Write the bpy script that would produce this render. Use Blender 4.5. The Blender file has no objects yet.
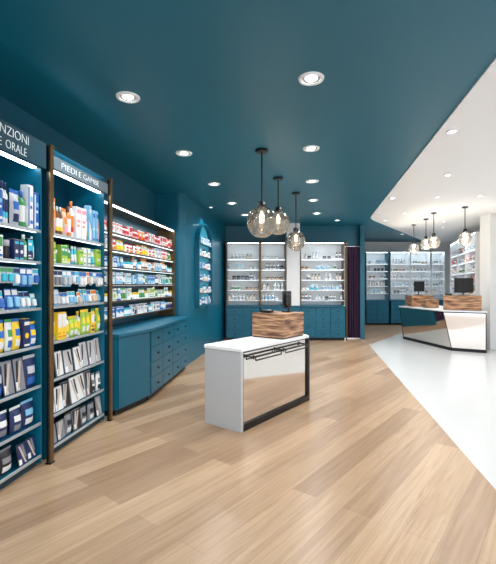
import bpy, bmesh, math, random
from mathutils import Vector, Matrix
S = bpy.context.scene
C = S.collection
PI = math.pi
CEIL = 3.17

# ------------------------------------------------------------------ materials
def lin(c):
    c /= 255.0
    return c/12.92 if c <= 0.04045 else ((c+0.055)/1.055)**2.4
def L3(rgb): return (lin(rgb[0]), lin(rgb[1]), lin(rgb[2]), 1)
MC = {}
def Mat(name, rgb, rough=.5, metal=0.0, emis=0.0, noise=0.0, nscale=6.0, spec=.5):
    if name in MC: return MC[name]
    m = bpy.data.materials.new(name); m.use_nodes = True
    nt = m.node_tree; b = nt.nodes['Principled BSDF']
    col = L3(rgb)
    b.inputs['Base Color'].default_value = col
    b.inputs['Roughness'].default_value = rough
    b.inputs['Metallic'].default_value = metal
    b.inputs['Specular IOR Level'].default_value = spec
    if emis:
        b.inputs['Emission Color'].default_value = col
        b.inputs['Emission Strength'].default_value = emis
    if noise:
        tc = nt.nodes.new('ShaderNodeTexCoord'); n = nt.nodes.new('ShaderNodeTexNoise')
        n.inputs['Scale'].default_value = nscale; n.inputs['Detail'].default_value = 4
        r = nt.nodes.new('ShaderNodeMix'); r.data_type = 'RGBA'
        r.inputs[6].default_value = tuple(c*(1-noise) for c in col[:3])+(1,)
        r.inputs[7].default_value = tuple(min(1, c*(1+noise)) for c in col[:3])+(1,)
        nt.links.new(tc.outputs['Object'], n.inputs['Vector'])
        nt.links.new(n.outputs['Fac'], r.inputs[0]); nt.links.new(r.outputs[2], b.inputs['Base Color'])
    MC[name] = m
    return m

def wood_mat(name, c1, c2, scale=1.0):
    m = bpy.data.materials.new(name); m.use_nodes = True
    nt = m.node_tree; b = nt.nodes['Principled BSDF']
    tc = nt.nodes.new('ShaderNodeTexCoord'); mp = nt.nodes.new('ShaderNodeMapping')
    mp.inputs['Scale'].default_value = (2*scale, 2*scale, 22*scale)
    n = nt.nodes.new('ShaderNodeTexNoise'); n.inputs['Scale'].default_value = 1.6; n.inputs['Detail'].default_value = 5
    cr = nt.nodes.new('ShaderNodeValToRGB')
    cr.color_ramp.elements[0].position = .38; cr.color_ramp.elements[0].color = L3(c1)
    cr.color_ramp.elements[1].position = .62; cr.color_ramp.elements[1].color = L3(c2)
    nt.links.new(tc.outputs['Object'], mp.inputs['Vector']); nt.links.new(mp.outputs[0], n.inputs['Vector'])
    nt.links.new(n.outputs['Fac'], cr.inputs[0]); nt.links.new(cr.outputs[0], b.inputs['Base Color'])
    b.inputs['Roughness'].default_value = .45
    return m

def floor_mat():
    m = bpy.data.materials.new('oak_planks'); m.use_nodes = True
    nt = m.node_tree; b = nt.nodes['Principled BSDF']; N = nt.nodes.new; K = nt.links.new
    tc = N('ShaderNodeTexCoord'); mp = N('ShaderNodeMapping'); mp.vector_type = 'POINT'
    mp.inputs['Rotation'].default_value = (0, 0, -math.radians(51))
    br = N('ShaderNodeTexBrick')
    br.inputs['Scale'].default_value = 1.0; br.inputs['Brick Width'].default_value = 2.5; br.inputs['Row Height'].default_value = .2
    br.inputs['Mortar Size'].default_value = .0012; br.inputs['Mortar Smooth'].default_value = .6
    br.offset = .37; br.offset_frequency = 2
    br.inputs['Color1'].default_value = L3((194, 164, 132)); br.inputs['Color2'].default_value = L3((159, 128, 99))
    br.inputs['Mortar'].default_value = L3((122, 94, 71))
    mp2 = N('ShaderNodeMapping'); mp2.inputs['Scale'].default_value = (.7, 17, 1)
    n = N('ShaderNodeTexNoise'); n.inputs['Scale'].default_value = 1.4; n.inputs['Detail'].default_value = 8; n.inputs['Roughness'].default_value = .66
    n.inputs['Distortion'].default_value = 1.0
    cr = N('ShaderNodeValToRGB'); cr.color_ramp.elements[0].position = .28; cr.color_ramp.elements[0].color = (.55, .48, .41, 1)
    cr.color_ramp.elements[1].position = .66; cr.color_ramp.elements[1].color = (1, 1, 1, 1)
    mx = N('ShaderNodeMix'); mx.data_type = 'RGBA'; mx.blend_type = 'MULTIPLY'; mx.inputs[0].default_value = .78
    K(tc.outputs['Object'], mp.inputs['Vector']); K(mp.outputs[0], br.inputs['Vector']); K(mp.outputs[0], mp2.inputs['Vector'])
    K(mp2.outputs[0], n.inputs['Vector']); K(n.outputs['Fac'], cr.inputs[0]); K(br.outputs['Color'], mx.inputs[6]); K(cr.outputs[0], mx.inputs[7])
    K(mx.outputs[2], b.inputs['Base Color'])
    b.inputs['Roughness'].default_value = .28; b.inputs['Specular IOR Level'].default_value = .45
    return m

def smoke_glass(name, tc, tlf):
    m = bpy.data.materials.new(name); m.use_nodes = True
    nt = m.node_tree; nt.nodes.clear(); N = nt.nodes.new; K = nt.links.new
    o = N('ShaderNodeOutputMaterial'); t = N('ShaderNodeBsdfTransparent'); t.inputs[0].default_value = tc+(1,)
    tl = N('ShaderNodeBsdfTranslucent'); tl.inputs[0].default_value = (.60, .56, .49, 1)
    m1 = N('ShaderNodeMixShader'); m1.inputs[0].default_value = tlf; K(t.outputs[0], m1.inputs[1]); K(tl.outputs[0], m1.inputs[2])
    g = N('ShaderNodeBsdfGlossy'); g.inputs['Roughness'].default_value = .03; g.inputs[0].default_value = (.95, .93, .90, 1)
    lw = N('ShaderNodeLayerWeight'); lw.inputs['Blend'].default_value = .5
    mx = N('ShaderNodeMixShader'); K(lw.outputs['Fresnel'], mx.inputs[0]); K(m1.outputs[0], mx.inputs[1]); K(g.outputs[0], mx.inputs[2])
    K(mx.outputs[0], o.inputs[0])
    return m

TEAL_C = Mat('teal_ceiling_paint', (0, 100, 124), .45, noise=.05, nscale=1.5)
TEAL = Mat('teal_lacquer', (0, 96, 122), .36, noise=.05, nscale=2)
TEAL_D = Mat('teal_wall_paint', (0, 82, 105), .55, noise=.06, nscale=2)
TEAL_P = Mat('teal_shelf_back', (2, 72, 94), .28, noise=.05, nscale=3)
TEAL_B = Mat('dark_teal_plinth', (2, 52, 68), .5, noise=.05, nscale=3)
WHITE = Mat('white_lacquer', (238, 240, 242), .35, noise=.015)
WHITE_W = Mat('white_paint', (236, 238, 239), .6, noise=.015)
WHITE_C = Mat('white_ceiling_paint', (246, 247, 248), .7, noise=.005)
RESIN = Mat('white_resin_floor', (200, 201, 200), .24, noise=.03, nscale=2)
GREYW = Mat('pale_grey_lacquer', (200, 203, 205), .4, noise=.02)
GREYE = Mat('grey_end_panel_lacquer', (186, 189, 192), .4, noise=.02)
BRONZE = Mat('bronze_metal', (124, 100, 70), .3, .8, noise=.1)
BLACK = Mat('black_metal', (20, 20, 22), .4, .3)
SIGN1 = Mat('teal_grey_sign_panel', (22, 66, 82), .6, spec=.2)
SIGN2 = Mat('slate_grey_sign_panel', (104, 120, 128), .6, spec=.2)
SILVER = Mat('brushed_silver', (176, 186, 192), .35, .4)
MIRROR = Mat('mirror_panel', (222, 216, 210), .07, 1.0)
LED = Mat('led_strip_light', (225, 245, 255), .5, 0, 10.0)
LEDS = Mat('led_shelf_light', (225, 244, 255), .5, 0, 10)
LEDL = Mat('led_shelf_light_soft', (225, 244, 255), .5, 0, 3.6)
LAMP = Mat('lamp_glow', (255, 252, 246), .5, 0, 14.0)
BULB = Mat('bulb_glow', (255, 234, 200), .5, 0, 2.5)
LETTER = Mat('white_lettering', (222, 232, 236), .5, 0, .18)  # slight glow put into the letters to lighten them, not a lamp
SCREEN = Mat('black_screen', (14, 16, 20), .12)
PLASTIC = Mat('black_plastic', (26, 27, 30), .45)
CURT = Mat('plum_curtain_cloth', (58, 34, 66), .85, noise=.15)
NICHE = Mat('niche_backlit_blue', (50, 144, 168), .4, 0, .4)
SMOKE = smoke_glass('smoked_amber_glass', (.70, .66, .60), .07)
SMOKE_L = smoke_glass('pale_smoked_glass', (.78, .74, .68), .05)
CRATE = wood_mat('walnut_boards', (92, 56, 36), (206, 160, 122))
FLOOR = floor_mat()

PAL = {'white': (232, 234, 234), 'blue': (38, 104, 186), 'navy': (26, 44, 92), 'light blue': (130, 190, 226), 'green': (58, 150, 84),
       'lime': (168, 200, 70), 'yellow': (244, 208, 52), 'orange': (232, 130, 48), 'red': (204, 46, 52), 'pink': (232, 160, 180),
       'grey': (128, 132, 138), 'black': (34, 34, 38), 'brown': (120, 78, 50), 'beige': (214, 186, 158), 'cyan': (60, 190, 214),
       'purple': (120, 72, 150), 'silver': (190, 194, 200), 'skin': (200, 184, 172)}
def P(c): return Mat('pack_'+c.replace(' ', '_'), PAL[c], .38)

# ------------------------------------------------------------------ mesh helpers
def _mark(bm):
    for f in bm.faces: f.tag = True
def _paint(bm, mi):
    for f in bm.faces:
        if not f.tag: f.material_index = mi; f.tag = True
def bx(bm, x0, x1, y0, y1, z0, z1, bev=0.0, mi=0, seg=1):
    _mark(bm)
    M = Matrix.Translation(((x0+x1)/2, (y0+y1)/2, (z0+z1)/2)) @ Matrix.Diagonal((abs(x1-x0), abs(y1-y0), abs(z1-z0), 1))
    r = bmesh.ops.create_cube(bm, size=1, matrix=M)
    if bev:
        es = list({e for v in r['verts'] for e in v.link_edges})
        bmesh.ops.bevel(bm, geom=es, offset=bev, segments=seg, affect='EDGES', profile=.5)
    _paint(bm, mi)
def lathe(bm, prof, n=20, cx=0, cy=0, mi=0, caps=True, sx=1, sy=1):
    _mark(bm); rings = []
    for r, z in prof:
        rings.append([bm.verts.new((cx+sx*r*math.cos(2*PI*i/n), cy+sy*r*math.sin(2*PI*i/n), z)) for i in range(n)])
    for a, b in zip(rings, rings[1:]):
        for i in range(n):
            f = bm.faces.new((a[i], a[(i+1) % n], b[(i+1) % n], b[i])); f.smooth = True
    if caps:
        bm.faces.new(list(reversed(rings[0]))); bm.faces.new(rings[-1])
    _paint(bm, mi)
def rod(bm, p, q, r, n=10, mi=0):
    _mark(bm); p = Vector(p); q = Vector(q); d = q-p
    rot = d.to_track_quat('Z', 'Y').to_matrix().to_4x4()
    bmesh.ops.create_cone(bm, cap_ends=True, segments=n, radius1=r, radius2=r, depth=d.length, matrix=Matrix.Translation((p+q)/2) @ rot)
    _paint(bm, mi)
def prism(bm, pts, z0, z1, mi=0, pts1=None):
    _mark(bm); pts1 = pts1 or pts
    a = [bm.verts.new((x, y, z0)) for x, y in pts]; b = [bm.verts.new((x, y, z1)) for x, y in pts1]; n = len(pts)
    bm.faces.new(list(reversed(a))); bm.faces.new(b)
    for i in range(n): bm.faces.new((a[i], a[(i+1) % n], b[(i+1) % n], b[i]))
    _paint(bm, mi)
def poly(bm, pts, mi=0):
    f = bm.faces.new([bm.verts.new(p) for p in pts]); f.material_index = mi; f.tag = True
def mesh(bm, name, mats):
    bmesh.ops.recalc_face_normals(bm, faces=bm.faces[:])
    me = bpy.data.meshes.new(name); bm.to_mesh(me); bm.free()
    for m in (mats if isinstance(mats, (list, tuple)) else [mats]): me.materials.append(m)
    return me
def put(name, me, parent=None, loc=None):
    o = bpy.data.objects.new(name, me); C.objects.link(o)
    if parent: o.parent = parent
    if loc: o.location = loc
    return o
def part(name, bm, mats, parent, label=None):
    o = put(name, mesh(bm, name, mats), parent)
    if label: o['label'] = label
    return o
def bpart(name, mats, parent, *boxes, bev=.002, label=None):
    bm = bmesh.new()
    for b in boxes: bx(bm, *b, bev=bev)
    return part(name, bm, mats, parent, label)
def thing(name, label, cat, loc=(0, 0, 0), rz=0, group=None):
    o = bpy.data.objects.new(name, None); C.objects.link(o)
    o.location = loc; o.rotation_euler = (0, 0, rz); o.empty_display_size = .1
    o['label'] = label; o['category'] = cat
    if group: o['group'] = group
    return o
def struct(name, bm, mats):
    o = put(name, mesh(bm, name, mats)); o['kind'] = 'structure'; return o
class Fr:
    def __init__(s, ox, oy, dx, dy):
        l = math.hypot(dx, dy); s.o = (ox, oy); s.u = (dx/l, dy/l); s.v = (-dy/l, dx/l); s.rz = math.atan2(dy, dx)
    def pt(s, x, y, z=0): return (s.o[0]+s.u[0]*x+s.v[0]*y, s.o[1]+s.u[1]*x+s.v[1]*y, z)
ORD = ['', 'first', 'second', 'third', 'fourth', 'fifth', 'sixth', 'seventh', 'eighth', 'ninth', 'tenth', 'eleventh', 'twelfth', 'thirteenth',
       'fourteenth', 'fifteenth', 'sixteenth', 'seventeenth', 'eighteenth', 'nineteenth', 'twentieth']
TENS = {2: 'twenty', 3: 'thirty', 4: 'forty', 5: 'fifty'}
def ordw(n):
    if n <= 20: return ORD[n]
    if n % 10 == 0: return TENS[n//10][:-1]+'ieth'
    return TENS[n//10]+'-'+ORD[n % 10]

# ------------------------------------------------------------------ setting
corner = (3.03, 10.0)
def arc_corner():
    a = Vector((.967-3.03, -12.0)).normalized(); b = Vector((3.4, 4.8)).normalized(); c = Vector(corner)
    p0 = c+a*.4; p1 = c+b*.4
    return [tuple((1-t)**2*p0+2*t*(1-t)*c+t*t*p1) for t in (0, .2, .4, .6, .8, 1)]
AC = arc_corner()
bm = bmesh.new(); prism(bm, [(-4.5, -2), (.967, -2), corner, (7.28, 16), (-4.5, 16)], -.12, 0); struct('floor', bm, FLOOR)
bm = bmesh.new(); prism(bm, [(.967, -2), (9, -2), (9, 16), (7.28, 16), corner], -.12, 0); struct('floor.001', bm, RESIN)
bm = bmesh.new(); prism(bm, [(-4.5, -2), (.967, -2)]+AC+[(7.28, 16), (-4.5, 16)], CEIL, CEIL+.15); struct('ceiling', bm, TEAL_C)
bm = bmesh.new(); prism(bm, [(.967, -2), (9, -2), (9, 16), (7.28, 16)]+list(reversed(AC)), CEIL-.015, CEIL+.15); struct('ceiling.001', bm, WHITE_C)

LF = Fr(-1.67, 3.37, .13, 1)          # left run of shelving, local x along the wall, y into the wall
MF = Fr(0, 10.8, 1, 0)                # rear run
FF = Fr(0, 15.0, 1, 0)                # far run
RF = Fr(6.25, 11.6, -.31, -1)         # right run, local x comes towards the camera
def wall(name, p, q, th, mat, z0=0, z1=CEIL):
    f = Fr(p[0], p[1], q[0]-p[0], q[1]-p[1]); l = math.hypot(q[0]-p[0], q[1]-p[1])
    bm = bmesh.new(); prism(bm, [f.pt(0, 0)[:2], f.pt(l, 0)[:2], f.pt(l, th)[:2], f.pt(0, th)[:2]], z0, z1)
    return struct(name, bm, mat)
TB = 3.92
wall('wall_left', LF.pt(-5, .53)[:2], LF.pt(TB, .53)[:2], .15, TEAL_D)
wall('wall_left.001', LF.pt(TB, .68)[:2], LF.pt(TB, .12)[:2], .12, TEAL)
# flush wall past the corner, with a rounded near edge
R_ = .12
pts = [LF.pt(TB+R_-R_*math.cos(a), R_-R_*math.sin(a))[:2] for a in [PI/2*k/6 for k in range(7)]]
pts = pts+[LF.pt(8.05, 0)[:2], LF.pt(8.05, .13)[:2], LF.pt(TB, .13)[:2]]
bm = bmesh.new(); prism(bm, pts, 0, CEIL); struct('wall_left.002', bm, TEAL)
wall('wall_back', (-.75, 11.32), (2.70, 11.32), .15, TEAL)
wall('wall_back.001', (3.24, 11.1), (4.28, 15.5), .12, TEAL)
wall('wall_back.002', (4.2, 15.5), (8.4, 15.5), .15, WHITE_W)
wall('wall_back.003', (2.70, 11.32), (3.24, 11.32), .15, TEAL, 2.62, CEIL)
wall('wall_right', RF.pt(-4.4, .45)[:2], RF.pt(12.5, .45)[:2], .15, WHITE_W)
bm = bmesh.new(); prism(bm, [MF.pt(a, b)[:2] for a, b in ((1.045, 0), (1.40, 0), (1.40, .515), (1.045, .515))], .945, CEIL); struct('wall_pier', bm, WHITE_W)
bm = bmesh.new(); bx(bm, 5.60, 6.02, 9.25, 9.66, 0, CEIL-.016, .004); struct('wall_column', bm, WHITE_W)

# ------------------------------------------------------------------ products
CACHE = {}
def label_faces(bm, w, h, y, style, z0=0):
    """printed fields, materials: 0 accent, 1 white, 2 second accent"""
    a = lambda x0, x1, q0, q1, mi, e=0: poly(bm, [(x0*w, y-e, z0+q0*h), (x1*w, y-e, z0+q0*h), (x1*w, y-e, z0+q1*h), (x0*w, y-e, z0+q1*h)], mi)
    t = lambda pts, mi, e=0: poly(bm, [(x*w, y-e, z0+z*h) for x, z in pts], mi)
    if style == 0:
        a(-.42, .42, .52, .92, 0); a(-.42, .42, .10, .20, 2); a(-.42, .2, .30, .38, 2)
    elif style == 1:
        a(-.44, -.2, .06, .94, 0); a(-.1, .4, .62, .74, 2); a(-.1, .3, .46, .53, 0); a(-.1, .4, .12, .2, 0)
    elif style == 2:
        n = 14; r = min(w, h)*.3
        poly(bm, [(r*math.cos(2*PI*i/n), y, z0+h*.42+r*math.sin(2*PI*i/n)) for i in range(n)], 0)
        a(-.4, .4, .78, .9, 2); a(-.4, .4, .06, .13, 2)
    elif style == 3:
        a(-.44, .44, .3, .68, 1); a(-.36, .3, .52, .6, 0, .0006); a(-.36, .1, .38, .44, 2, .0006); a(-.44, .44, .8, .92, 0)
    elif style == 4:
        t([(-.46, .04), (.46, .04), (.46, .3), (-.46, .62)], 0); t([(-.46, .64), (.46, .32), (.46, .4), (-.46, .72)], 2); a(-.38, .34, .8, .9, 0)
    else:
        t([(-.46, .5), (-.2, .42), (.1, .5), (.46, .4), (.46, .95), (-.46, .95)], 2); a(-.36, .2, .7, .82, 1, .0006); a(-.4, .4, .1, .16, 0); a(-.4, .1, .22, .28, 0)
def proto(kind, w, d, h, c, ac, ac2, style):
    key = (kind, w, d, h, c, ac, ac2, style)
    if key in CACHE: return CACHE[key]
    parts = []
    ms = [P(ac), P('white'), P(ac2)]
    if kind == 'carton':
        bm = bmesh.new(); bx(bm, -w/2, w/2, -d/2, d/2, 0, h, .0025); parts.append(('carton_body', mesh(bm, 'carton_body', P(c))))
        bm = bmesh.new(); poly(bm, [(-w*.47, -d/2-.0006, h*.02), (w*.47, -d/2-.0006, h*.02), (w*.47, -d/2-.0006, h*.98), (-w*.47, -d/2-.0006, h*.98)], 3)
        label_faces(bm, w, h, -d/2-.0012, style); parts.append(('printed_panel', mesh(bm, 'printed_panel', ms+[P(c)])))
        bm = bmesh.new(); bx(bm, -w*.46, w*.46, -d*.44, d*.44, h, h+.0015); parts.append(('lid_flap', mesh(bm, 'lid_flap', P(ac))))
    elif kind == 'bottle':
        r = w/2
        bm = bmesh.new(); lathe(bm, [(r*.92, 0), (r, .006), (r, h*.66), (r*.9, h*.72), (r*.45, h*.79), (r*.42, h*.83)], 16); parts.append(('bottle_body', mesh(bm, 'bottle_body', P(c))))
        bm = bmesh.new(); lathe(bm, [(r*.5, h*.83), (r*.52, h*.98), (r*.46, h)], 14); parts.append(('cap', mesh(bm, 'cap', P(ac2))))
        bm = bmesh.new(); lathe(bm, [(r*1.015, h*.16), (r*1.015, h*.3)], 16, mi=0, caps=False); lathe(bm, [(r*1.015, h*.3), (r*1.015, h*.6)], 16, mi=1 if c != 'white' else 2, caps=False)
        bmesh.ops.remove_doubles(bm, verts=bm.verts[:], dist=.0002)
        parts.append(('wrap_label', mesh(bm, 'wrap_label', ms)))
    elif kind == 'tube':
        bm = bmesh.new(); n = 16; rings = []
        for k in range(7):
            t = k/6; z = h*.14+t*h*.86; rx = w/2*(.8+.2*t); ry = w/2*.8*(1-t)+.003
            rings.append([bm.verts.new((rx*math.cos(2*PI*i/n), ry*math.sin(2*PI*i/n), z)) for i in range(n)])
        for a, b in zip(rings, rings[1:]):
            for i in range(n): f = bm.faces.new((a[i], a[(i+1) % n], b[(i+1) % n], b[i])); f.smooth = True; f.material_index = 1 if a in rings[3:5] else 0
        bm.faces.new(rings[-1]); bm.faces.new(list(reversed(rings[0])))
        parts.append(('tube_body', mesh(bm, 'tube_body', [P(c), P(ac)])))
        bm = bmesh.new(); lathe(bm, [(w*.36, 0), (w*.38, h*.14)], 14); parts.append(('cap', mesh(bm, 'cap', P(ac2))))
    elif kind == 'jar':
        r = w/2
        bm = bmesh.new(); lathe(bm, [(r*.9, 0), (r, .006), (r, h*.64), (r*.9, h*.68)], 18); parts.append(('jar_body', mesh(bm, 'jar_body', P(c))))
        bm = bmesh.new(); lathe(bm, [(r*.97, h*.68), (r*.97, h*.97), (r*.9, h)], 18); parts.append(('lid', mesh(bm, 'lid', P(ac))))
    elif kind == 'pouch':
        bm = bmesh.new(); nx, nz = 6, 8
        for s in (-1, 1):
            g = [[bm.verts.new(((i/nx-.5)*w*(1-.06*math.sin(PI*j/nz)), s*(d/2)*max(.02, (math.sin(PI*i/nx)*math.sin(PI*min(1, (j+.8)/(nz+.8))))**.6), h*.9*j/nz)) for i in range(nx+1)] for j in range(nz+1)]
            for j in range(nz):
                for i in range(nx):
                    f = bm.faces.new((g[j][i], g[j][i+1], g[j+1][i+1], g[j+1][i])); f.smooth = True
                    if s < 0 and 1 <= i < nx-1: f.material_index = 1 if 4 <= j < 6 else (2 if 1 <= j < 3 else 0)
        bmesh.ops.remove_doubles(bm, verts=bm.verts[:], dist=.0004)
        parts.append(('pouch_body', mesh(bm, 'pouch_body', [P(c), P(ac), P(ac2)])))
        bm = bmesh.new(); bx(bm, -w/2, w/2, -.0025, .0025, h*.9, h, .001); parts.append(('top_seal', mesh(bm, 'top_seal', P(ac))))
    elif kind == 'blister':
        bm = bmesh.new(); bx(bm, -w/2, w/2, -.002, .002, 0, h, .001); parts.append(('backing_card', mesh(bm, 'backing_card', P(c))))
        bm = bmesh.new(); bx(bm, -w*.36, w*.36, -d*.8, -.0025, h*.1, h*.6, min(.008, d*.3), seg=2); parts.append(('blister_shell', mesh(bm, 'blister_shell', P(ac2))))
        bm = bmesh.new(); bx(bm, -w*.46, w*.46, -.004, -.0024, h*.7, h*.94); parts.append(('printed_header', mesh(bm, 'printed_header', P(ac))))
    elif kind == 'packet':      # flat hosiery packet with a picture of legs
        bm = bmesh.new(); bx(bm, -w/2, w/2, -d/2, d/2, 0, h, .003); parts.append(('packet_body', mesh(bm, 'packet_body', P(c))))
        bm = bmesh.new(); y = -d/2-.001
        q = lambda pts, mi, e=0: poly(bm, [(x*w, y-e, z*h) for x, z in pts], mi)
        q([(-.48, .02), (.48, .02), (.48, .98), (-.48, .98)], 0)
        fl = -1 if style % 2 else 1
        def leg(pts, mi, e): q([(fl*x, z) for x, z in (pts if fl > 0 else pts[::-1])], mi, e)
        leg([(-.34, .9), (-.14, .9), (.12, .5), (.32, .12), (.42, .06), (.2, .06), (-.06, .44)], 1, .0006)
        leg([(-.02, .92), (.18, .92), (.30, .56), (.40, .3), (.28, .3), (.1, .56)], 2, .0009)
        q([(-.44, .05), (-.12, .05), (-.12, .3), (-.44, .3)], 3, .0004)
        parts.append(('picture_panel', mesh(bm, 'picture_panel', [P(ac), P('skin'), P(ac2), P('white')])))
    elif kind == 'tiny_carton':
        bm = bmesh.new(); bx(bm, -w/2, w/2, -d/2, d/2, 0, h, .002, 3); label_faces(bm, w, h, -d/2-.001, style); parts.append(('carton', mesh(bm, 'carton', ms+[P(c)])))
    elif kind == 'tiny_bottle':
        r = w/2; bm = bmesh.new()
        lathe(bm, [(r*.95, 0), (r, .006), (r, h*.2)], 12, mi=0); lathe(bm, [(r, h*.2), (r, h*.52)], 12, mi=1, caps=False)
        lathe(bm, [(r, h*.52), (r, h*.64), (r*.45, h*.76), (r*.45, h*.8)], 12, mi=0); lathe(bm, [(r*.52, h*.8), (r*.5, h)], 12, mi=2)
        parts.append(('bottle', mesh(bm, 'bottle', [P(c), P(ac), P(ac2)])))
    elif kind == 'tiny_jar':
        r = w/2; bm = bmesh.new()
        lathe(bm, [(r*.9, 0), (r, .006), (r, h*.64)], 14, mi=0); lathe(bm, [(r*.96, h*.64), (r*.96, h*.97), (r*.88, h)], 14, mi=1)
        parts.append(('jar', mesh(bm, 'jar', [P(c), P(ac)])))
    CACHE[key] = parts
    return parts
KW = {'carton': ('carton', 'box'), 'bottle': ('bottle', 'bottle'), 'tube': ('tube', 'tube'), 'jar': ('jar', 'jar'), 'pouch': ('pouch', 'pouch'),
      'blister': ('blister card', 'packet'), 'packet': ('picture packet', 'packet'), 'tiny_carton': ('carton', 'box'), 'tiny_bottle': ('bottle', 'bottle'), 'tiny_jar': ('jar', 'jar')}
NM = {'carton': 'product_carton', 'bottle': 'product_bottle', 'tube': 'squeeze_tube', 'jar': 'cream_jar', 'pouch': 'product_pouch', 'blister': 'blister_card', 'packet': 'hosiery_packet',
      'tiny_carton': 'product_carton', 'tiny_bottle': 'product_bottle', 'tiny_jar': 'cream_jar'}
def fill(fr, x0, x1, y, z, specs, rng, shelf, bay, side='left', gap=.008, hole=0.0, runs=(1, 2), sc=1.0, hs=1.0, jit=.02, row=None, tilt=-.2, hang=None, wvar=(1.0,)):
    items = []; x = x0; last = None
    while True:
        s = rng.choice([q for q in specs if q is not last] or specs); last = s
        n = rng.randint(*runs); w_ = round(s[1]*sc*rng.choice(wvar), 4)
        if rng.random() < hole: x += w_*1.2
        st = rng.randint(0, 5) if 'carton' in s[0] else (rng.randint(0, 1) if s[0] == 'packet' else 0)
        hh = round(s[3]*hs*rng.choice((.8, .92, 1.0)), 4)
        done = False
        for _ in range(n):
            if x+w_ > x1: done = True; break
            items.append((x+w_/2, s, st, hh, w_)); x += w_+gap
        if done: break
    slack = (x1-x)/max(1, len(items)) if not hole else 0
    N = len(items)
    place = row or f"{shelf} shelf of {bay}"
    for i, (xc, s, st, hh, w) in enumerate(items):
        kind, _, d, h, c, ac, ac2 = s[:7]
        k = i+1 if side == 'left' else N-i
        cw, cat = KW[kind]
        col = c if ac == c else (c+' and '+ac)
        if c == 'light blue' and ac == 'white': col = 'light blue'
        label = f"{col} {cw}, {ordw(k)} from {side}, {place}"
        parts = proto(kind, w, d, hh, c, ac, ac2, st)
        dd = max(d, w) if kind in ('bottle', 'jar', 'tube') else d
        yc = y+dd/2+rng.uniform(0, jit)
        zz = z+.001 if hang is None else hang-hh
        if hang is not None: yc = y
        loc = fr.pt(xc+slack*i+slack/2, yc, zz); rz = fr.rz+rng.uniform(-.05, .05)
        if len(parts) == 1:
            o = put(NM[kind], parts[0][1]); o.location = loc; o.rotation_euler = (0, 0, rz)
            o['label'] = label; o['category'] = cat
        else:
            o = thing(NM[kind], label, cat, loc, rz)
            if kind in ('packet', 'blister') and hang is None:
                o.rotation_euler = (tilt, 0, rz); o.location.z += abs(math.sin(tilt))*d/2
            for pn, me in parts: put(pn, me, o)
        o['group'] = f"products on the {place}"

# ------------------------------------------------------------------ fixtures
def text_mesh(body, width, height, thin=-.018):
    cu = bpy.data.curves.new('t', 'FONT'); cu.body = body; cu.align_x = 'CENTER'; cu.extrude = .004; cu.size = 1; cu.offset = thin
    o = bpy.data.objects.new('t', cu); C.objects.link(o); bpy.context.view_layer.update()
    me = bpy.data.meshes.new_from_object(o.evaluated_get(bpy.context.evaluated_depsgraph_get()))
    bpy.data.objects.remove(o); bpy.data.curves.remove(cu)
    xs = [v.co.x for v in me.vertices]; ys = [v.co.y for v in me.vertices]
    sx = width/(max(xs)-min(xs)); sy = height/(max(ys)-min(ys)); mx = (max(xs)+min(xs))/2; my = min(ys)
    for v in me.vertices: v.co = Vector(((v.co.x-mx)*sx, -v.co.z*.003/.004, (v.co.y-my)*sy))
    me.materials.clear(); me.materials.append(LETTER)
    return me
def shelf_unit(fr, x0, w, label, z0, z1, zs, y0, y1, back, side, shelfm, edgem, header=None, plinth=None, led=LED, name='wall_shelving_unit', ledw=.02, shelf_led=None, peg=None):
    t = thing(name, label, 'shelving', fr.pt(x0, 0, 0), fr.rz)
    bpart('back_panel', back, t, (.013, w-.013, y1, y1+.016, z0, z1))
    for a in (0, w-.012): bpart('side_panel', side, t, (a, a+.012, y0+.02, y1+.016, z0, z1))
    bpart('top_panel', side, t, (.0125, w-.0125, y0+.02, y1-.001, z1-.02, z1))
    for z in zs:
        s = bpart('shelf', shelfm, t, (.0125, w-.0125, y0+.03, y1-.001, z-.014, z))
        bpart('shelf_edge', edgem, s, (.0125, w-.0125, y0+.018, y0+.0295, z-.018, z+.005), bev=.0015)
        if shelf_led and z > .2: bpart('light_strip', shelf_led, s, (.03, w-.03, y0+.05, y0+.064, z-.019, z-.0145), bev=0)
    if plinth: bpart('plinth', TEAL_B, t, (.0125, w-.0125, plinth[0], y1-.001, 0, plinth[1]))
    if peg:
        bm = bmesh.new(); rod(bm, (.0125, peg[0], peg[1]), (w-.0125, peg[0], peg[1]), .005, 8); part('peg_rail', bm, SILVER, t)
    if header:
        hz0, hz1, hm, words = header
        h = bpart('header_sign', hm, t, (.0, w, y0-.02, y0+.012, hz0, hz1), bev=.003)
        for txt, cx, tw, th, tz in words:
            o = put('lettering', text_mesh(txt, tw, th), h, (cx, y0-.0205, tz)); o['label'] = 'pale lettering'
        bpart('light_strip', led, t, (.03, w-.03, y0+.05, y0+.05+ledw, hz0+.005, hz0+.017), bev=0)
    else:
        bpart('light_strip', led, t, (.03, w-.03, y0+.03, y0+.03+ledw, z1-.03, z1-.0205), bev=0)
    return t
def knob(parent, x, z):
    bm = bmesh.new(); rod(bm, (x, -.019, z), (x, -.036, z), .006); rod(bm, (x, -.034, z), (x, -.044, z), .018, 14)
    part('knob', bm, BLACK, parent, 'round black knob')
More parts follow.
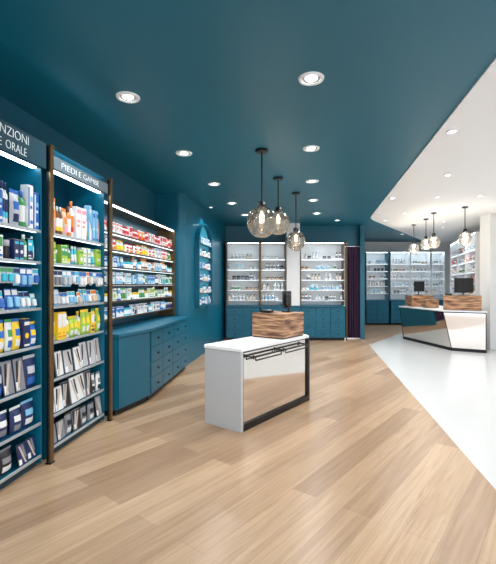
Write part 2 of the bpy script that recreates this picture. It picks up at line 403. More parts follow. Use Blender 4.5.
def cabinet(fr, x0, w, label, cols, rows, depth=.46, h=.9, mat=TEAL, kind='drawer', name='drawer_cabinet', plinthm=BLACK):
    t = thing(name, label, 'cabinet', fr.pt(x0, 0, 0), fr.rz)
    bpart('carcass', mat, t, (0, w, .002, depth, .07, h))
    bpart('plinth', plinthm, t, (.01, w-.01, min(.03, depth*.3), depth-.005, 0, .0695))
    cw = w/cols; g = .006; rh = (h-.09)/rows
    for i in range(cols):
        for j in range(rows):
            a = i*cw+g; b = (i+1)*cw-g; z0 = .08+j*rh+g/2; z1 = .08+(j+1)*rh-g/2
            f = bpart('drawer' if kind == 'drawer' else 'door', mat, t, (a, b, -.018, .0015, z0, z1), bev=.003)
            if kind == 'drawer': knob(f, (a+b)/2, (z0+z1)/2)
            elif kind == 'door': knob(f, b-.05 if i % 2 == 0 else a+.05, z1-.12)
    return t
def worktop(fr, x0, x1, label, z=.902, depth=.46, mat=TEAL, y0=-.03):
    t = thing('worktop', label, 'worktop', fr.pt(x0, 0, 0), fr.rz)
    bpart('top_board', mat, t, (0, x1-x0, y0, depth, z, z+.036), bev=.004)
    bpart('front_edge', mat, t, (0, x1-x0, y0-.006, y0-.0005, z+.004, z+.032), bev=.002)

# --- left run, two sign bays
rng = random.Random(11)
SZ = [1.95, 1.69, 1.31, 1.0, .67, .36, .09]
SN = ['top', 'second', 'third', 'fourth', 'fifth', 'sixth', 'bottom']
shelf_unit(LF, -1.03, .985, 'teal shelving bay at the left frame edge under the sign ending in ORALE', 0.02, 2.68, SZ, .02, .47, TEAL_P, TEAL, TEAL_P, SILVER,
           (2.46, 2.675, SIGN1, [('PREVENZIONI', .4925, .54, .064, 2.582), ('IGIENE', .355, .25, .06, 2.487), ('ORALE', .63, .22, .06, 2.487)]), (.08, .06), shelf_led=LEDL, ledw=.04, peg=(.07, 1.63))
shelf_unit(LF, .045, .985, 'teal shelving bay between the two bronze posts, with one-line sign', 0.02, 2.68, SZ, .02, .47, TEAL_P, TEAL, TEAL_P, SILVER,
           (2.50, 2.61, SIGN2, [('PIEDI', .24, .24, .05, 2.53), ('E', .42, .038, .05, 2.53), ('GAMBE', .63, .3, .05, 2.53)]), (.08, .06), shelf_led=LEDL, ledw=.04, peg=(.07, 1.63))
for k, x in enumerate((-1.07, 0, 1.07)):
    t = thing('upright_post', ['bronze upright post outside the left frame edge', 'bronze upright post between the two signed shelving bays', 'bronze upright post beside the tall teal base cabinets'][k], 'post', LF.pt(x, 0, 0), LF.rz)
    bpart('post_front', BRONZE, t, (-.022, .022, -.024, -.004, .012, 2.66), bev=.003)
    bpart('post_core', BLACK, t, (-.018, .018, -.0035, .02, .012, 2.66))
    bpart('foot_plate', BLACK, t, (-.03, .03, -.03, .024, 0, .0115)); bpart('top_cap', BRONZE, t, (-.03, .03, -.03, .024, 2.6605, 2.675))
R1 = [
 [('carton', .115, .07, .29, 'white', 'blue', 'light blue'), ('carton', .09, .06, .25, 'blue', 'white', 'light blue'), ('bottle', .085, .085, .28, 'light blue', 'blue', 'white'), ('carton', .12, .07, .22, 'navy', 'light blue', 'white'), ('bottle', .08, .08, .26, 'white', 'cyan', 'navy'), ('bottle', .09, .09, .24, 'green', 'white', 'blue'), ('pouch', .13, .07, .25, 'silver', 'blue', 'navy')],
 [('carton', .095, .06, .2, 'navy', 'white', 'cyan'), ('bottle', .075, .075, .21, 'green', 'white', 'white'), ('carton', .11, .06, .19, 'white', 'green', 'blue'), ('jar', .1, .1, .15, 'black', 'silver', 'blue'), ('tube', .08, .05, .2, 'white', 'navy', 'blue'), ('tube', .08, .05, .19, 'blue', 'white', 'white'), ('jar', .1, .1, .14, 'navy', 'green', 'blue')],
 [('blister', .1, .03, .16, 'blue', 'white', 'light blue'), ('blister', .09, .03, .15, 'light blue', 'navy', 'white'), ('blister', .1, .03, .16, 'white', 'cyan', 'blue'), ('blister', .09, .03, .15, 'silver', 'green', 'cyan'), ('blister', .08, .03, .15, 'navy', 'white', 'cyan'), ('blister', .09, .03, .15, 'cyan', 'white', 'white')],
 [('pouch', .15, .08, .26, 'yellow', 'blue', 'white'), ('pouch', .14, .08, .25, 'blue', 'yellow', 'white'), ('carton', .12, .07, .25, 'yellow', 'navy', 'blue'), ('carton', .1, .06, .23, 'navy', 'yellow', 'white'), ('bottle', .09, .09, .24, 'white', 'blue', 'yellow'), ('pouch', .13, .07, .24, 'white', 'green', 'blue')],
 [('packet', .13, .014, .26, 'navy', 'grey', 'black'), ('pouch', .15, .08, .26, 'black', 'grey', 'white'), ('packet', .12, .014, .26, 'grey', 'navy', 'light blue'), ('pouch', .14, .08, .26, 'navy', 'silver', 'blue'), ('pouch', .13, .08, .24, 'grey', 'black', 'red')],
 [('pouch', .15, .08, .26, 'navy', 'light blue', 'white'), ('packet', .12, .014, .25, 'grey', 'blue', 'navy'), ('pouch', .13, .07, .24, 'white', 'navy', 'light blue'), ('pouch', .14, .08, .25, 'navy', 'white', 'grey'), ('packet', .12, .014, .25, 'navy', 'silver', 'black')],
 [('pouch', .15, .08, .2, 'black', 'grey', 'white'), ('packet', .12, .014, .21, 'black', 'navy', 'grey'), ('pouch', .14, .08, .2, 'navy', 'grey', 'white')]]
R2 = [
 [('bottle', .085, .085, .3, 'orange', 'white', 'brown'), ('carton', .11, .06, .28, 'white', 'pink', 'orange'), ('bottle', .08, .08, .27, 'brown', 'yellow', 'white'), ('carton', .09, .06, .3, 'light blue', 'white', 'blue'), ('pouch', .13, .07, .27, 'beige', 'orange', 'pink'), ('bottle', .08, .08, .29, 'white', 'red', 'orange')],
 [('carton', .1, .06, .2, 'white', 'green', 'lime'), ('bottle', .075, .075, .21, 'white', 'yellow', 'green'), ('tube', .075, .05, .2, 'white', 'cyan', 'cyan'), ('carton', .1, .06, .19, 'lime', 'white', 'green'), ('tube', .08, .05, .19, 'cyan', 'white', 'white'), ('jar', .1, .1, .14, 'green', 'white', 'white')],
 [('blister', .1, .03, .16, 'white', 'cyan', 'light blue'), ('blister', .1, .03, .15, 'light blue', 'white', 'silver'), ('blister', .09, .03, .16, 'white', 'navy', 'grey'), ('blister', .09, .03, .15, 'silver', 'blue', 'white'), ('blister', .09, .03, .15, 'white', 'orange', 'beige')],
 [('carton', .12, .06, .25, 'yellow', 'orange', 'white'), ('carton', .1, .06, .26, 'yellow', 'white', 'navy'), ('pouch', .14, .07, .25, 'lime', 'yellow', 'white'), ('pouch', .13, .07, .25, 'yellow', 'green', 'orange'), ('bottle', .08, .08, .24, 'white', 'lime', 'yellow'), ('carton', .09, .06, .22, 'white', 'yellow', 'green')],
 [('packet', .13, .014, .28, 'grey', 'white', 'black'), ('packet', .13, .014, .27, 'grey', 'silver', 'black'), ('packet', .12, .014, .28, 'black', 'silver', 'brown'), ('pouch', .13, .06, .26, 'silver', 'black', 'white'), ('packet', .12, .014, .27, 'grey', 'black', 'white')],
 [('packet', .13, .014, .26, 'grey', 'silver', 'black'), ('packet', .14, .014, .27, 'grey', 'white', 'black'), ('packet', .13, .014, .26, 'black', 'white', 'grey'), ('packet', .12, .014, .25, 'grey', 'black', 'silver'), ('pouch', .13, .06, .25, 'white', 'grey', 'black')],
 [('packet', .13, .014, .21, 'black', 'grey', 'silver'), ('pouch', .14, .07, .2, 'grey', 'black', 'white'), ('packet', .13, .014, .21, 'grey', 'black', 'silver')]]
for i, z in enumerate(SZ):
    sc = .66 if i < 4 else .85
    hs = 1.22 if i == 0 else 1.0
    ti = -.14
    wv = (.8, 1.0, 1.15) if i != 2 else (1.0,)
    fill(LF, -.76, -.06, .055, z, R1[i], rng, SN[i], 'the nearest left bay', 'right', gap=.003, sc=sc, hs=hs, tilt=ti, wvar=wv)
    fill(LF, .07, 1.015, .055, z, R2[i], rng, SN[i], 'the second left bay', gap=.003, sc=sc, hs=hs, tilt=ti, wvar=wv)
fill(LF, -.76, -.06, .063, 0, R1[2], rng, '', '', 'right', gap=.004, sc=.68, hang=1.634, row='peg rail of the nearest left bay')
fill(LF, .07, 1.015, .063, 0, R2[2], rng, '', '', gap=.004, sc=.68, hang=1.634, row='peg rail of the second left bay')
# --- left run, long recess over base cabinets
SN6 = ['top', 'second', 'third', 'fourth', 'fifth', 'bottom']
Z3 = [2.14, 1.93, 1.72, 1.51, 1.30, 1.09]
shelf_unit(LF, 1.125, 2.77, 'long open wall shelves of small cartons between second bronze post and the teal corner', .945, 2.5, Z3, .14, .47, TEAL_P, BRONZE, WHITE, BRONZE, shelf_led=LEDL, ledw=.03)
R3 = [
 [('carton', .09, .05, .17, 'white', 'red', 'red'), ('carton', .1, .05, .17, 'red', 'white', 'white'), ('bottle', .07, .07, .17, 'white', 'pink', 'red'), ('pouch', .12, .06, .17, 'orange', 'white', 'red')],
 [('carton', .09, .05, .16, 'white', 'blue', 'navy'), ('pouch', .12, .06, .16, 'white', 'red', 'orange'), ('bottle', .07, .07, .17, 'white', 'green', 'green'), ('tube', .07, .045, .16, 'yellow', 'white', 'white')],
 [('carton', .11, .05, .15, 'white', 'light blue', 'blue'), ('bottle', .07, .07, .17, 'beige', 'brown', 'orange'), ('jar', .1, .1, .11, 'white', 'cyan', 'cyan'), ('tube', .07, .045, .16, 'light blue', 'white', 'blue')],
 [('carton', .09, .05, .16, 'white', 'cyan', 'navy'), ('bottle', .065, .065, .17, 'white', 'green', 'green'), ('carton', .1, .05, .15, 'light blue', 'white', 'blue'), ('bottle', .07, .07, .16, 'navy', 'white', 'white')],
 [('carton', .11, .05, .15, 'white', 'lime', 'green'), ('jar', .1, .1, .12, 'white', 'yellow', 'orange'), ('tube', .07, .045, .17, 'white', 'light blue', 'blue'), ('tube', .07, .045, .16, 'green', 'white', 'white')],
 [('carton', .12, .05, .14, 'blue', 'white', 'cyan'), ('carton', .09, .05, .15, 'white', 'navy', 'blue'), ('jar', .1, .1, .11, 'navy', 'silver', 'white'), ('bottle', .07, .07, .16, 'cyan', 'white', 'navy')]]
for i, z in enumerate(Z3):
    fill(LF, 1.15, 3.87, .19, z, R3[i], rng, SN6[i], 'the long left bay', runs=(1, 3))
# angled base cabinets stepping out of the wall line
PA, PB, PC = (-1.50, 4.56), (-1.27, 5.18), (-1.09, 7.18)
DF = Fr(PB[0], PB[1], PC[0]-PB[0], PC[1]-PB[1])
AF = Fr(PA[0], PA[1], PB[0]-PA[0], PB[1]-PA[1])
A2 = LF.pt(1.125, .46)[:2]; B2 = DF.pt(-.004, .56)[:2]
t = thing('angled_base_cabinet', 'plain angled teal base cabinet stepping out beside the second bronze post', 'cabinet', (PA[0], PA[1], 0))
rel = lambda p: (p[0]-PA[0], p[1]-PA[1])
PB2 = DF.pt(-.004, 0)[:2]
bm = bmesh.new(); prism(bm, [rel(PA), rel(PB2), rel(B2), rel(A2)], .07, .9); part('carcass', bm, TEAL, t)
bm = bmesh.new(); prism(bm, [rel(AF.pt(.02, .03)), rel(AF.pt(.62, .03)), rel(DF.pt(-.03, .5)), rel(LF.pt(1.15, .44))], 0, .0695); part('plinth', bm, BLACK, t)
bm = bmesh.new(); prism(bm, [rel(AF.pt(.02, -.016)), rel(AF.pt(.64, -.016)), rel(AF.pt(.64, -.0015)), rel(AF.pt(.02, -.0015))], .085, .89); part('front_panel', bm, TEAL, t)
cabinet(DF, 0, 1.0, 'teal four-row drawer cabinet beside the plain angled base cabinet', 2, 4)
cabinet(DF, 1.005, .99, 'teal four-row drawer cabinet at the corner below the long left shelves', 2, 4)
t = thing('worktop', 'angled teal worktop over the left base cabinets', 'worktop', (PA[0], PA[1], 0))
ptsw = [rel(AF.pt(0, -.03)), rel((PB[0]+.036, PB[1]-.01)), rel(DF.pt(2.0, -.03)), rel(LF.pt(3.9, .46)), rel(LF.pt(1.125, .46))]
bm = bmesh.new(); prism(bm, ptsw, .902, .938); part('top_board', bm, TEAL, t)
# --- shallow display niche with a rounded top on the flush teal wall
NX, NW, NT = 4.70, 1.15, 2.45
t = thing('display_niche', 'shallow teal-lit round-topped display niche on the flush teal wall past the corner', 'display', LF.pt(NX, 0, 0), LF.rz)
def arch(r, n=14): return [(NW/2+r*math.cos(a), NT-.1+.75*r*math.sin(a)) for a in [PI*k/n for k in range(n+1)]]
def yprism(bm, pts, y0, y1):
    a = [bm.verts.new((x, y0, z)) for x, z in pts]; b = [bm.verts.new((x, y1, z)) for x, z in pts]; n = len(pts)
    bm.faces.new(a); bm.faces.new(list(reversed(b)))
    for i in range(n): bm.faces.new((a[(i+1) % n], a[i], b[i], b[(i+1) % n]))
inner = [(0, 1.08), (NW, 1.08)]+arch(NW/2); outer = [(-.035, 1.045), (NW+.035, 1.045)]+arch(NW/2+.035)
bm = bmesh.new(); yprism(bm, [(x, z) for x, z in inner], -.012, -.002); part('lit_panel', bm, NICHE, t)
bm = bmesh.new(); n = len(inner)
vi = [[bm.verts.new((x, y, z)) for x, z in inner] for y in (-.1, -.001)]; vo = [[bm.verts.new((x, y, z)) for x, z in outer] for y in (-.1, -.001)]
for i in range(n):
    j = (i+1) % n
    bm.faces.new((vo[0][i], vo[0][j], vi[0][j], vi[0][i])); bm.faces.new((vi[1][i], vi[1][j], vo[1][j], vo[1][i]))
    bm.faces.new((vo[1][i], vo[1][j], vo[0][j], vo[0][i])); bm.faces.new((vi[0][i], vi[0][j], vi[1][j], vi[1][i]))
part('frame', bm, TEAL, t)
NZ = [2.36, 2.10, 1.84, 1.58, 1.33, 1.095]
for z in NZ: bpart('shelf', TEAL_P, t, (.003, NW-.003, -.095, -.0125, z-.012, z))
RN = [('tiny_carton', .1, .05, .16, 'light blue', 'white', 'blue'), ('tiny_bottle', .07, .07, .17, 'white', 'silver', 'navy'), ('tiny_bottle', .065, .065, .16, 'blue', 'white', 'white'), ('tiny_jar', .072, .072, .1, 'beige', 'white', 'white')]
for i, z in enumerate(NZ): fill(LF, NX+.04, NX+NW-.03, -.09, z, RN, rng, SN6[i], 'the lit niche', gap=.03, hole=.35, jit=0)

# --- rear run
def rowset():
    return [[('tiny_bottle', .08, .08, .2, 'white', 'silver', 'white'), ('tiny_carton', .11, .05, .17, 'white', 'grey', 'silver'), ('tiny_bottle', .075, .075, .18, 'beige', 'white', 'black')],
            [('tiny_bottle', .07, .07, .19, 'white', 'light blue', 'silver'), ('tiny_jar', .1, .1, .11, 'white', 'silver', 'grey'), ('tiny_carton', .1, .05, .16, 'white', 'cyan', 'light blue')],
            [('tiny_jar', .1, .1, .11, 'grey', 'black', 'grey'), ('tiny_bottle', .08, .08, .19, 'white', 'grey', 'brown'), ('tiny_bottle', .07, .07, .2, 'silver', 'white', 'grey')],
            [('tiny_bottle', .07, .07, .18, 'white', 'green', 'white'), ('tiny_carton', .12, .05, .15, 'white', 'light blue', 'grey'), ('tiny_jar', .1, .1, .1, 'beige', 'brown', 'grey')]]
RS = rowset()
MZ = [2.2, 1.92, 1.64, 1.36, 1.08]; MN = ['top', 'second', 'third', 'fourth', 'bottom']
mids = [(-.58, .90, 'the left rear cabinet', 'white-backed lit shelf cabinet at the left end of the rear wall'), (.345, .68, 'the narrow rear cabinet', 'narrow white-backed lit shelf cabinet beside the white pier'),
        (1.425, 1.2, 'the right rear cabinet', 'wide white-backed lit shelf cabinet beside the plum curtain')]
for n, (x, w, bay, lab) in enumerate(mids):
    shelf_unit(MF, x, w, lab, .945, 2.66, MZ, .02, .4, WHITE, BRONZE, WHITE, WHITE, led=LED, ledw=.06, shelf_led=LEDS)
    for i, z in enumerate(MZ): fill(MF, x+.03, x+w-.03, .1, z, RS[(i+n) % 4], rng, MN[i], bay, hole=.5, gap=.02, runs=(1, 4))
    cabinet(MF, x, w, ['teal drawer cabinet under the left rear display', 'narrow teal drawer cabinet under the narrow rear display', 'teal drawer cabinet under the right rear display beside the curtain'][n], 2 if w < 1 else 3, 4, depth=.5)
cabinet(MF, 1.03, .39, 'slim teal drawer cabinet under the white pier', 1, 4, depth=.5)
worktop(MF, -.585, 2.63, 'long teal worktop along the rear wall', depth=.5)
for k, x in enumerate((.333, 2.662)):
    t = thing('upright_post', ['slim bronze post between the two rear cabinets left of the pier', 'slim bronze post between the rear cabinets and the plum curtain'][k], 'post', MF.pt(x, 0, 0), 0)
    z = .945 if k == 0 else 0
    bpart('post_shaft', BRONZE, t, (-.010, .010, -.03, .03, z, 2.66)); bpart('top_cap', BLACK, t, (-.0105, .0105, -.032, .032, 2.6605, 2.675))
# curtain
t = thing('curtain', 'dark plum pleated curtain hanging in the rear doorway', 'curtain', (2.71, 11.22, 0))
bm = bmesh.new(); n = 60; rows = []
for j in range(5):
    z = .02+j*(2.56/4)
    rows.append([bm.verts.new((.01+.5*i/n, .03*math.sin(i/n*2*PI*7)*(1.1-.1*j), z)) for i in range(n+1)])
for a, b in zip(rows, rows[1:]):
    for i in range(n): f = bm.faces.new((a[i], a[i+1], b[i+1], b[i])); f.smooth = True
part('cloth', bm, CURT, t)
bm = bmesh.new(); rod(bm, (.0, 0, 2.6), (.53, 0, 2.6), .014); part('curtain_rail', bm, BLACK, t)

# --- far run
FZ = [2.3, 2.02, 1.74, 1.46, 1.18]
for n, (x, w, bay, lab) in enumerate([(4.44, .84, 'the far corner cabinet', 'lit white shelf cabinet beside the far end of the teal passage'), (5.36, .74, 'the second far cabinet', 'lit white shelf cabinet, second from the left on the far wall'),
                                      (6.12, .74, 'the third far cabinet', 'lit white shelf cabinet, third from the left on the far wall'), (6.9, .5, 'the fourth far cabinet', 'narrow lit white shelf cabinet at the right end of the far wall')]):
    shelf_unit(FF, x, w, lab, .945, 2.75, FZ, .02, .4, WHITE, TEAL if n == 0 else WHITE, WHITE, WHITE, led=LED, ledw=.08, shelf_led=LEDS)
    for i, z in enumerate(FZ): fill(FF, x+.03, x+w-.03, .1, z, RS[(i+n+1) % 4], rng, MN[i], bay, hole=.6, gap=.03, runs=(1, 3))
    cabinet(FF, x, w, ['teal drawer cabinet under the far corner display', 'teal drawer cabinet second from left on the far wall', 'teal drawer cabinet third from left on the far wall', 'narrow teal drawer cabinet at the right end of the far wall'][n], 2, 4, depth=.48)
worktop(FF, 4.43, 7.41, 'teal worktop along the far wall', depth=.48)
# --- right run
RZ = [2.45, 2.15, 1.85, 1.55, 1.25]
RR = [RS[1]+[('tiny_bottle', .1, .08, .2, 'orange', 'white', 'white')], RS[3]+[('tiny_carton', .12, .05, .2, 'pink', 'white', 'white')], RS[0]+[('tiny_bottle', .1, .08, .2, 'blue', 'white', 'white')], RS[2]+[('tiny_carton', .12, .05, .18, 'red', 'white', 'beige')]]
for n in range(3):
    x = -2.32+n*1.17
    lab = ['white shelf unit on the right wall, farthest of its row', 'white shelf unit on the right wall, second from the white column', 'white shelf unit on the right wall, nearest the white column'][n]
    shelf_unit(RF, x, 1.15, lab, .945, 2.9, RZ, .02, .41, WHITE, WHITE, WHITE, WHITE, led=LED, ledw=.03, shelf_led=LEDL)
    for i, z in enumerate(RZ): fill(RF, x+.03, x+1.12, .055, z, RR[(i+n+2) % 4], rng, MN[i], ['the farthest right unit', 'the second right unit', 'the nearest right unit'][n], hole=.1, gap=.02, sc=1.15, jit=.005)
    cabinet(RF, x, 1.15, ['white two-door base cabinet, farthest on the right wall', 'white two-door base cabinet, second from the white column', 'white two-door base cabinet, nearest the white column'][n], 2, 1, depth=.42, mat=WHITE, kind='plain', name='door_cabinet', plinthm=GREYW)
worktop(RF, -2.33, 1.19, 'white worktop along the right wall', depth=.42, mat=WHITE)

# ------------------------------------------------------------------ front counter
CF = Fr(-.071, 4.05, .6, .8)        # x along the mirror face going away, y towards the left end
t = thing('service_counter', 'white service counter with mirrored side standing alone on the oak floor', 'counter', CF.pt(0, 0, 0), CF.rz)
W, D, H = 1.46, .50, .85
bpart('end_panel', GREYE, t, (0, .04, 0, D, 0, H-.031), bev=.003)
bm = bmesh.new(); prism(bm, [(-.006, -.006), (W-.06, -.02), (W+.01, .06), (W+.01, D+.004), (.05, D+.03), (-.006, D+.004)], H-.03, H); part('countertop', bm, WHITE, t)
bpart('top_rail', BLACK, t, (.041, W-.05, .014, .034, H-.05, H-.031))
bpart('mirror_panel', MIRROR, t, (.06, W-.051, .022, .04, .075, H-.051), bev=.001)
bpart('front_post', BLACK, t, (.041, .0595, .012, .045, .0705, H-.051))
bpart('back_panel', GREYW, t, (.041, W-.051, D-.03, D-.01, .075, H-.031))
bpart('base_rail', BLACK, t, (.041, W, .0, .05, .0, .07)); bpart('base_rail', BLACK, t, (.041, W, D-.035, D, 0, .07))
for a in (0, D-.05): bpart('end_post', BLACK, t, (W-.05, W, a, a+.05, .0705, H-.031))
bm = bmesh.new(); z = H-.1
for a in (.16, .75, 1.32):
    rod(bm, (a, .021, z), (a, -.04, z), .008); rod(bm, (a, -.04, z-.02), (a, -.04, z+.02), .012)
rod(bm, (.12, -.04, z), (1.36, -.04, z), .011, 12); rod(bm, (.2, -.04, z-.04), (.7, -.04, z-.04), .008); rod(bm, (.8, -.04, z-.04), (1.3, -.04, z-.04), .008)
for a in (.2, .7, .8, 1.3): rod(bm, (a, -.04, z), (a, -.04, z-.04), .007)
part('bag_rail', bm, BLACK, t, 'black tubular bag rail')
def crate(fr, x0, x1, y0, y1, z, h, label):
    t = thing('wooden_till_box', label, 'till box', fr.pt(x0, y0, z), fr.rz)
    w = x1-x0; d = y1-y0
    for q0, q1 in ((.012, h*.5-.001), (h*.5+.001, h-.012)):
        bpart('front_board', CRATE, t, (0, w, 0, .018, q0, q1), bev=.004)
        for a in (0, w-.018): bpart('side_board', CRATE, t, (a, a+.018, .0185, d-.0185, q0, q1), bev=.004)
    bpart('back_board', CRATE, t, (0, w, d-.018, d, .012, h-.012), bev=.003)
    bpart('base_board', BLACK, t, (.005, w-.005, .005, d-.005, .0, .0115))
    bpart('top_board', CRATE, t, (-.004, w+.004, -.004, d+.004, h-.0115, h), bev=.003)
crate(CF, .86, 1.355, .03, .49, H+.001, .3, 'two-board walnut till box on the far end of the front counter')
def monitor(loc, rz, label, w=.36, h=.27, lift=.1):
    t = thing('till_monitor', label, 'monitor', loc, rz)
    bpart('foot', PLASTIC, t, (-.09*w/.36, .09*w/.36, -.06, .06, 0, .014), bev=.005)
    bm = bmesh.new(); rod(bm, (0, .02, .014), (0, .02, lift+.06), .014, 12); part('neck', bm, PLASTIC, t)
    bpart('screen_case', PLASTIC, t, (-w/2, w/2, -.014, .0, lift, lift+h), bev=.005)
    bpart('back_bulge', PLASTIC, t, (-w*.3, w*.3, .0005, .03, lift+.04, lift-.04+h), bev=.01)
    bpart('screen', SCREEN, t, (-w/2+.014, w/2-.014, -.017, -.0145, lift+.016, lift+h-.014), bev=0)
p = CF.pt(1.23, .2, H+.302); monitor(p, math.radians(232), 'slim black till screen on the walnut box of the front counter', .2, .22, .05)
p = CF.pt(1.0, .36, H+.302)
t = thing('card_terminal', 'small dark card terminal on the front walnut box beside the screen', 'card terminal', p, CF.rz)
bm = bmesh.new(); prism(bm, [(-.04, -.07), (.04, -.07), (.04, .07), (-.04, .07)], 0, .03); part('body', bm, PLASTIC, t)
bpart('screen', Mat('grey_lcd', (120, 140, 140), .3), t, (-.03, .03, .01, .055, .0305, .033), bev=0)
bpart('keypad', GREYW, t, (-.03, .03, -.06, -.005, .0305, .034), bev=.001)
t = thing('hand_gel_bottle', 'green gel bottle with white pump beside the walnut box on the front counter', 'bottle', CF.pt(1.415, .12, H+.001), 0)
bm = bmesh.new(); lathe(bm, [(.036, 0), (.039, .006), (.039, .15), (.016, .185), (.014, .2)], 18); part('body', bm, P('green'), t)
bm = bmesh.new(); lathe(bm, [(.018, .2), (.018, .22)], 12); rod(bm, (0, 0, .219), (0, 0, .245), .005); rod(bm, (-.006, 0, .245), (.035, 0, .242), .007); part('pump', bm, P('white'), t)

# ------------------------------------------------------------------ right counter
t = thing('service_counter', 'long mirrored white service counter standing on the white floor', 'counter', (4.9, 10.4, 0))
DP = [(x-4.9, y-10.4) for x, y in [(4.18, 11.1), (4.48, 9.2), (5.25, 8.77), (5.38, 9.2), (5.44, 11.6)]]
def inset(pts, ks):
    n = len(pts); out = []
    if not isinstance(ks, (list, tuple)): ks = [ks]*n
    for i in range(n):     # edge i goes from pts[i] to pts[i+1]; polygon runs counter-clockwise
        p0, p1, p2 = Vector(pts[i-1]), Vector(pts[i]), Vector(pts[(i+1) % n])
        d1 = (p1-p0).normalized(); d2 = (p2-p1).normalized()
        n1 = Vector((-d1.y, d1.x)); n2 = Vector((-d2.y, d2.x))
        k1, k2 = ks[i-1], ks[i]
        det = n1.x*n2.y-n1.y*n2.x
        o = Vector(((k1*n2.y-k2*n1.y)/det, (n1.x*k2-n2.x*k1)/det)) if abs(det) > 1e-4 else n1*k1
        out.append(tuple(p1+o))
    return out
HC = .92
lo = inset(DP, [.15, .02, .02, .02, .02]); hi = inset(DP, .02)
bm = bmesh.new(); prism(bm, DP, HC-.03, HC); part('countertop', bm, WHITE, t)
bm = bmesh.new(); prism(bm, lo, .07, HC-.055, pts1=hi); part('mirror_body', bm, MIRROR, t, 'mirrored faceted sides, the long one leaning in at the foot')
bm = bmesh.new(); prism(bm, inset(DP, .016), HC-.0545, HC-.031); part('apron', bm, BLACK, t)
bm = bmesh.new(); prism(bm, inset(DP, [.145, .012, .012, .012, .012]), 0, .0695); part('base_rail', bm, BLACK, t)
for q, q1 in list(zip(lo, hi))[:3]:
    bm = bmesh.new(); rod(bm, (q[0], q[1], .07), (q1[0], q1[1], HC-.055), .009, 8); part('corner_post', bm, BLACK, t)
crate(Fr(4.49, 9.27, .74, -.40), .03, .80, 0, .30, HC+.001, .34, 'walnut till box on the near end of the right counter')
monitor((4.96, 9.2, HC+.342), math.radians(4), 'large black till monitor on the near walnut box of the right counter', .46, .34, .06)
p = (4.68, 9.34, HC+.342)
t = thing('card_terminal', 'small dark card terminal on the near walnut box of the right counter', 'card terminal', p, .2)
bm = bmesh.new(); prism(bm, [(-.04, -.07), (.04, -.07), (.04, .07), (-.04, .07)], 0, .04); part('body', bm, PLASTIC, t)
bpart('keypad', GREYW, t, (-.03, .03, -.06, .03, .0405, .045), bev=.001)
crate(Fr(4.38, 10.7, 1, 0), 0, .6, 0, .45, HC+.001, .3, 'walnut till box on the far end of the right counter')
monitor((4.66, 10.9, HC+.302), math.radians(20), 'black till monitor on the far walnut box of the right counter', .36, .28)
crate(Fr(4.5, 10.1, 1, 0), 0, .32, 0, .3, HC+.001, .2, 'small low walnut box between the two tills of the right counter')

# ------------------------------------------------------------------ lights and lamps
def spot(loc, e, size=150, col=(.98, .985, 1), r=.09, blend=.9):
    l = bpy.data.lights.new('spot', 'SPOT'); l.energy = e; l.spot_size = math.radians(size); l.spot_blend = blend; l.color = col; l.shadow_soft_size = r
    o = bpy.data.objects.new('spot_lamp', l); C.objects.link(o); o.location = loc
def downlight(x, y, label, r=.105, z=CEIL, e=86, size=150, col=(.98, .985, 1)):
    t = thing('downlight', label, 'ceiling light', (x, y, z))
    n = 28
    bm = bmesh.new(); lathe(bm, [(r*.7, -.004), (r*.74, -.014), (r*.95, -.014), (r, -.001)], n, caps=False); part('trim_ring', bm, WHITE, t)
    bm = bmesh.new(); lathe(bm, [(r*.7, -.004), (r*.48, -.002)], n, caps=False); part('reflector', bm, SILVER, t)
    bm = bmesh.new(); lathe(bm, [(r*.46, -.003), (r*.44, -.006)], n); part('lamp_disc', bm, LAMP, t)
    if e: spot((x, y, z-.03), e, size, col, r*.6)
left_row = [(-1.065, 3.55), (-.81, 5.06), (-.56, 6.6), (-.33, 8.15), (-.07, 9.5)]
right_row = [(.51, 3.23), (.77, 4.88), (1.03, 6.42), (1.28, 7.86), (1.6, 9.3)]
for k, (x, y) in enumerate(left_row): downlight(x, y, f'white round recessed downlight, {ordw(k+1)} from the front in the left row on the teal ceiling')
for k, (x, y) in enumerate(right_row): downlight(x, y, f'white round recessed downlight, {ordw(k+1)} from the front in the right row on the teal ceiling')
downlight(2.3, 10.3, 'small white downlight in the teal ceiling before the plum curtain', .08, e=45)
wx, wy, _ = LF.pt(5.26, -.2)  # downlight put in as a source for the added arched glow on the wall
downlight(wx, wy, 'tiny added wall-washing downlight in the teal ceiling close above the display niche', .045, e=42, size=100, col=(.8, .95, 1))
WL = [(2.2, 4.3, 'nearest the camera'), (3.0, 6.0, 'second from the camera'), (2.75, 7.6, 'near its slanting teal edge'), (3.6, 9.2, 'just before the counter pendants'),
      (4.3, 7.4, 'at the right side'), (5.6, 11.5, 'above the far end of the counter')]
for x, y, w_ in WL: downlight(x, y, 'small recessed downlight in the white ceiling, '+w_, .07, CEIL-.015, 72)
for x, y, w_ in [(3.55, 7.5, 'midway between the teal edge and right frame edge'), (3.5, 10.2, 'close to the corner of the teal ceiling'), (5.1, 10.4, 'between the pendants and the right wall'), (5.0, 13.0, 'over the floor before the far cabinets')]:
    downlight(x, y, 'small recessed downlight in the white ceiling, '+w_, .06, CEIL-.015, 0)
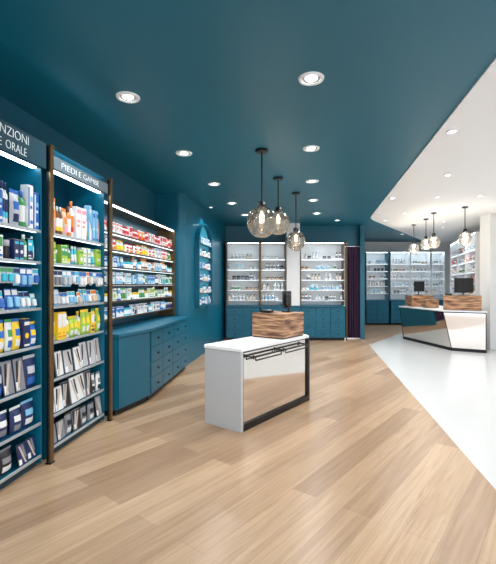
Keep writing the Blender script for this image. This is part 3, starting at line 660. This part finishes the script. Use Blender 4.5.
def pendant(x, y, zg, label, r=.16, ztop=CEIL, e=3.5, glass=SMOKE):
    t = thing('globe_pendant', label, 'pendant lamp', (x, y, ztop))
    g = zg-ztop; s = r/.17
    bm = bmesh.new(); lathe(bm, [(.075*s, -.001), (.075*s, -.02), (.06*s, -.03)], 24); part('canopy', bm, BLACK, t)
    bm = bmesh.new(); rod(bm, (0, 0, -.03), (0, 0, g+r+.07), .009, 10); part('rod', bm, BLACK, t)
    bm = bmesh.new(); lathe(bm, [(.012, g+r+.075), (.045*s, g+r+.06), (.058*s, g+r-.015), (.03*s, g+r-.05)], 18); part('socket_cap', bm, BLACK, t)
    prof = [(r*math.sin(a)*1.0, g-r*1.08*math.cos(a)) for a in [PI*k/20 for k in range(1, 18)]]
    bm = bmesh.new(); lathe(bm, prof, 32, caps=False); part('glass_globe', bm, glass, t, 'smoked glass globe')
    bm = bmesh.new(); lathe(bm, [(.012, g+r-.05), (.02*s, g+.08*s), (.03*s, g+.04*s), (.024*s, g+.0), (.008, g-.012)], 16); part('bulb', bm, BULB, t)
    l = bpy.data.lights.new('pendant_point', 'POINT'); l.energy = e; l.color = (1, .95, .88); l.shadow_soft_size = .05
    o = bpy.data.objects.new('pendant_light', l); C.objects.link(o); o.location = (x, y, zg-.07)
pendant(.17, 4.95, 2.28, 'smoked globe pendant hanging nearest over the front counter', r=.185)
pendant(.47, 6.24, 2.47, 'smoked globe pendant, middle and highest of three by the front counter', r=.18)
pendant(.87, 7.26, 2.30, 'smoked globe pendant, farthest of three behind the front counter', r=.17)
kw = dict(ztop=CEIL-.015, e=15, r=.135, glass=SMOKE_L)
pendant(4.59, 8.46, 2.48, 'small globe pendant over the near end of the right counter', **kw)
pendant(4.25, 9.15, 2.48, 'small globe pendant, second along the right counter', **kw)
pendant(4.45, 10.0, 2.52, 'small globe pendant, third along the right counter', **kw)
pendant(4.54, 10.95, 2.50, 'small globe pendant over the far end of the right counter', **kw)
# extra spots without fittings, added as fill at the front, right and far end
for x, y, e in ((-.2, .6, 85), (1.9, .6, 80), (.2, 1.8, 74), (-.9, 1.9, 35), (5.8, 13.5, 110), (4.0, 3.5, 105), (4.6, 5.5, 110)): spot((x, y, CEIL-.05), e)

# ------------------------------------------------------------------ world, camera
w = bpy.data.worlds.new('World'); S.world = w; w.use_nodes = True
w.node_tree.nodes['Background'].inputs[0].default_value = (.93, .96, 1, 1); w.node_tree.nodes['Background'].inputs[1].default_value = 2.35
S.view_settings.view_transform = 'Standard'
cam = bpy.data.cameras.new('Camera'); co = bpy.data.objects.new('Camera', cam); C.objects.link(co)
co.location = (0, 0, 1.5); co.rotation_euler = (PI/2, 0, 0)
cam.sensor_fit = 'VERTICAL'; cam.sensor_height = 36; cam.lens = 400/564*36; cam.shift_y = 3/564
S.camera = co
